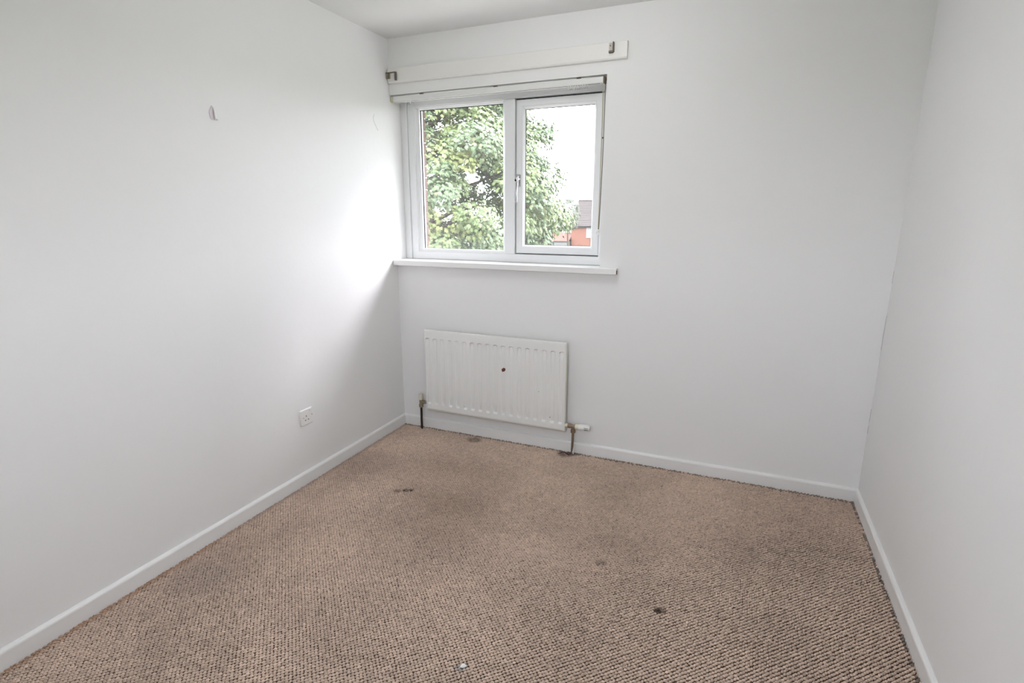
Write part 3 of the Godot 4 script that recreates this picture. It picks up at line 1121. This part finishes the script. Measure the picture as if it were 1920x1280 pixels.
func outdoors() -> void:
	var st := st_new()
	# lawn that falls away gently towards the far houses
	for i in 12:
		var za := -0.32 - pow(i / 12.0, 2.0) * 160.0
		var zb := -0.32 - pow((i + 1) / 12.0, 2.0) * 160.0
		var ya := -2.9 - 2.2 * smoothstep(10.0, 55.0, -za)
		var yb := -2.9 - 2.2 * smoothstep(10.0, 55.0, -zb)
		facing(st, [Vector3(-90, ya, za), Vector3(60, ya, za), Vector3(60, yb, zb), Vector3(-90, yb, zb)], Vector3(0, 1, 0))
	struct("ground", st, M.grass, "grass outside, falling away below the window", "ground")

	st = st_new()
	box(st, Vector3(-2.5, -3.3, -4.6), Vector3(5.0, -2.86, -0.33))
	struct("patio", st, M.concrete, "pale concrete paving at the foot of this house", "paving")

	# the big sycamore
	var t := thing("tree", "large leafy green sycamore filling most of the window view", "tree", Vector3(-7.2, -2.9, -11.2))
	st = st_new()
	tube(st, [Vector3(0, -0.1, 0), Vector3(0, 0.5, 0), Vector3(0.1, 2.0, 0), Vector3(0.05, 4.0, 0.1), Vector3(0.2, 6.0, 0), Vector3(0.1, 7.8, 0)], [0.5, 0.36, 0.3, 0.24, 0.15, 0.05], 12)
	var trunk := obj("trunk", st, M.bark, t)
	for i in 26:
		st = st_new()
		var y := 1.6 + i * 0.23
		var a := i * 2.4
		var len := 3.6 * sqrt(maxf(0.1, 1.0 - pow((y + 0.9 - 4.1) / 5.0, 2.0)))
		var p := []
		var r := []
		for k in 6:
			var f := k / 5.0
			p.append(Vector3(0.1 + cos(a + 0.3 * f) * len * f, y + f * 1.3 - f * f * 0.5 + 0.08 * sin(f * 9.0 + i), sin(a + 0.3 * f) * len * f))
			r.append(lerpf(0.085, 0.015, f))
		tube(st, p, r, 7)
		obj("branch", st, M.bark, trunk)
	foliage("foliage", t, Vector3(0, 4.1, 0), Vector3(4.45, 4.9, 4.0), 580, 260, 0.112, 0.56,
		[Color(0.37, 0.5, 0.18), Color(0.34, 0.48, 0.18), Color(0.3, 0.45, 0.2), Color(0.42, 0.54, 0.17), Color(0.33, 0.46, 0.21), Color(0.45, 0.54, 0.16), Color(0.28, 0.42, 0.2)], true)

	# paler tree further off
	t = thing("small_tree", "smaller pale grey-green tree between the sycamore and the house", "tree", Vector3(-10.7, -4.7, -38.5))
	st = st_new()
	tube(st, [Vector3(0, -0.3, 0), Vector3(0.05, 2.0, 0), Vector3(0, 4.6, 0), Vector3(0.05, 6.6, 0)], [0.12, 0.08, 0.06, 0.02], 9)
	obj("trunk", st, M.bark, t)
	foliage("foliage", t, Vector3(0, 6.0, 0), Vector3(0.72, 1.25, 0.9), 60, 150, 0.12, 0.34, [Color(0.3, 0.36, 0.24), Color(0.34, 0.39, 0.28), Color(0.28, 0.34, 0.23)], false)

	brick_house()


func brick_house() -> void:
	var z := -57.0
	var xl := -15.95
	var g := -5.3
	var eave := 0.12
	var t := thing("house", "red brick house with a brown tiled roof beyond the small tree", "house", Vector3(xl, g, z))
	var hh := eave - g
	var st := st_new()
	box(st, Vector3(0, -0.3, -7.0), Vector3(11.0, hh, 0))
	# gables
	for x in [0.0, 11.0]:
		poly(st, [Vector3(x, hh, 0), Vector3(x, hh, -7.0), Vector3(x, hh + 2.6, -3.5)], Vector3(5.5, hh, -3.5))
	obj("wall", st, M.house_brick, t)
	# roof in overlapping courses
	st = st_new()
	var rows := 15
	for side in [1.0, -1.0]:
		for i in rows:
			var f0 := i / float(rows)
			var f1 := (i + 1.25) / float(rows)
			var za: float = -3.5 + side * (3.5 + 0.3) * (1.0 - f0)
			var zb: float = -3.5 + side * (3.5 + 0.3) * (1.0 - minf(f1, 1.0))
			var ya := hh - 0.12 + 2.85 * f0
			var yb := hh - 0.12 + 2.85 * minf(f1, 1.0)
			box_between(st, Vector3(-0.25, ya + 0.05, za), Vector3(-0.25, yb + 0.01, zb), 11.5, 0.05)
	var roof := obj("roof", st, M.roof_tile, t)
	st = st_new()
	tube(st, [Vector3(-0.27, hh + 2.76, -3.5), Vector3(11.27, hh + 2.76, -3.5)], [0.13], 8)
	obj("ridge_tile", st, M.roof_tile, roof)
	st = st_new()
	box(st, Vector3(-0.2, hh - 0.2, 0.1), Vector3(11.2, hh - 0.06, 0.3))
	obj("gutter", st, M.slot, roof)
	# windows
	for q in [[1.75, hh - 1.35, 1.5, 1.2], [5.2, hh - 1.35, 1.5, 1.2], [8.5, hh - 1.35, 1.5, 1.2], [1.9, 1.0, 1.9, 1.35], [7.6, 1.0, 1.9, 1.35]]:
		st = st_new()
		box(st, Vector3(q[0], q[1], -0.05), Vector3(q[0] + q[2], q[1] + 0.12, 0.08))
		box(st, Vector3(q[0], q[1] + q[3] - 0.1, -0.05), Vector3(q[0] + q[2], q[1] + q[3], 0.05))
		for k in 4:
			var x: float = q[0] + (q[2] - 0.1) * k / 3.0
			box(st, Vector3(x, q[1], -0.05), Vector3(x + 0.1, q[1] + q[3], 0.05))
		var w := obj("window", st, M.window_white, t)
		st = st_new()
		box(st, Vector3(q[0] + 0.05, q[1] + 0.05, -0.02), Vector3(q[0] + q[2] - 0.05, q[1] + q[3] - 0.05, 0.015))
		obj("pane", st, M.window_dark, w)
	# low pale outbuilding beside it
	t = thing("outbuilding", "low white outbuilding with a pinkish tiled roof left of the brick house", "outbuilding", Vector3(xl - 3.4, g, z + 0.6))
	st = st_new()
	box(st, Vector3(0, -0.3, -3.0), Vector3(3.2, 3.65, 0))
	obj("wall", st, M.pale_render, t)
	st = st_new()
	box_between(st, Vector3(-0.15, 3.62, 0.2), Vector3(-0.15, 4.5, -1.5), 3.5, 0.1)
	box_between(st, Vector3(-0.15, 3.62, -3.2), Vector3(-0.15, 4.5, -1.5), 3.5, 0.1)
	obj("roof", st, M.brick_red, t)


func box_between(st: SurfaceTool, a: Vector3, b: Vector3, width: float, thick: float) -> void:
	# a slab from a to b (in the y-z plane), «width» long in x
	var d := (b - a).normalized()
	var n := Vector3(0, d.z, -d.y)
	if n.y < 0:
		n = -n
	var w := Vector3(width, 0, 0)
	var e := n * thick
	var c := (a + b + w + e) / 2.0
	poly(st, [a + e, b + e, b + e + w, a + e + w], c)
	poly(st, [a, b, b + w, a + w], c)
	poly(st, [a, a + w, a + w + e, a + e], c)
	poly(st, [b, b + w, b + w + e, b + e], c)
	poly(st, [a, b, b + e, a + e], c)
	poly(st, [a + w, b + w, b + w + e, a + w + e], c)
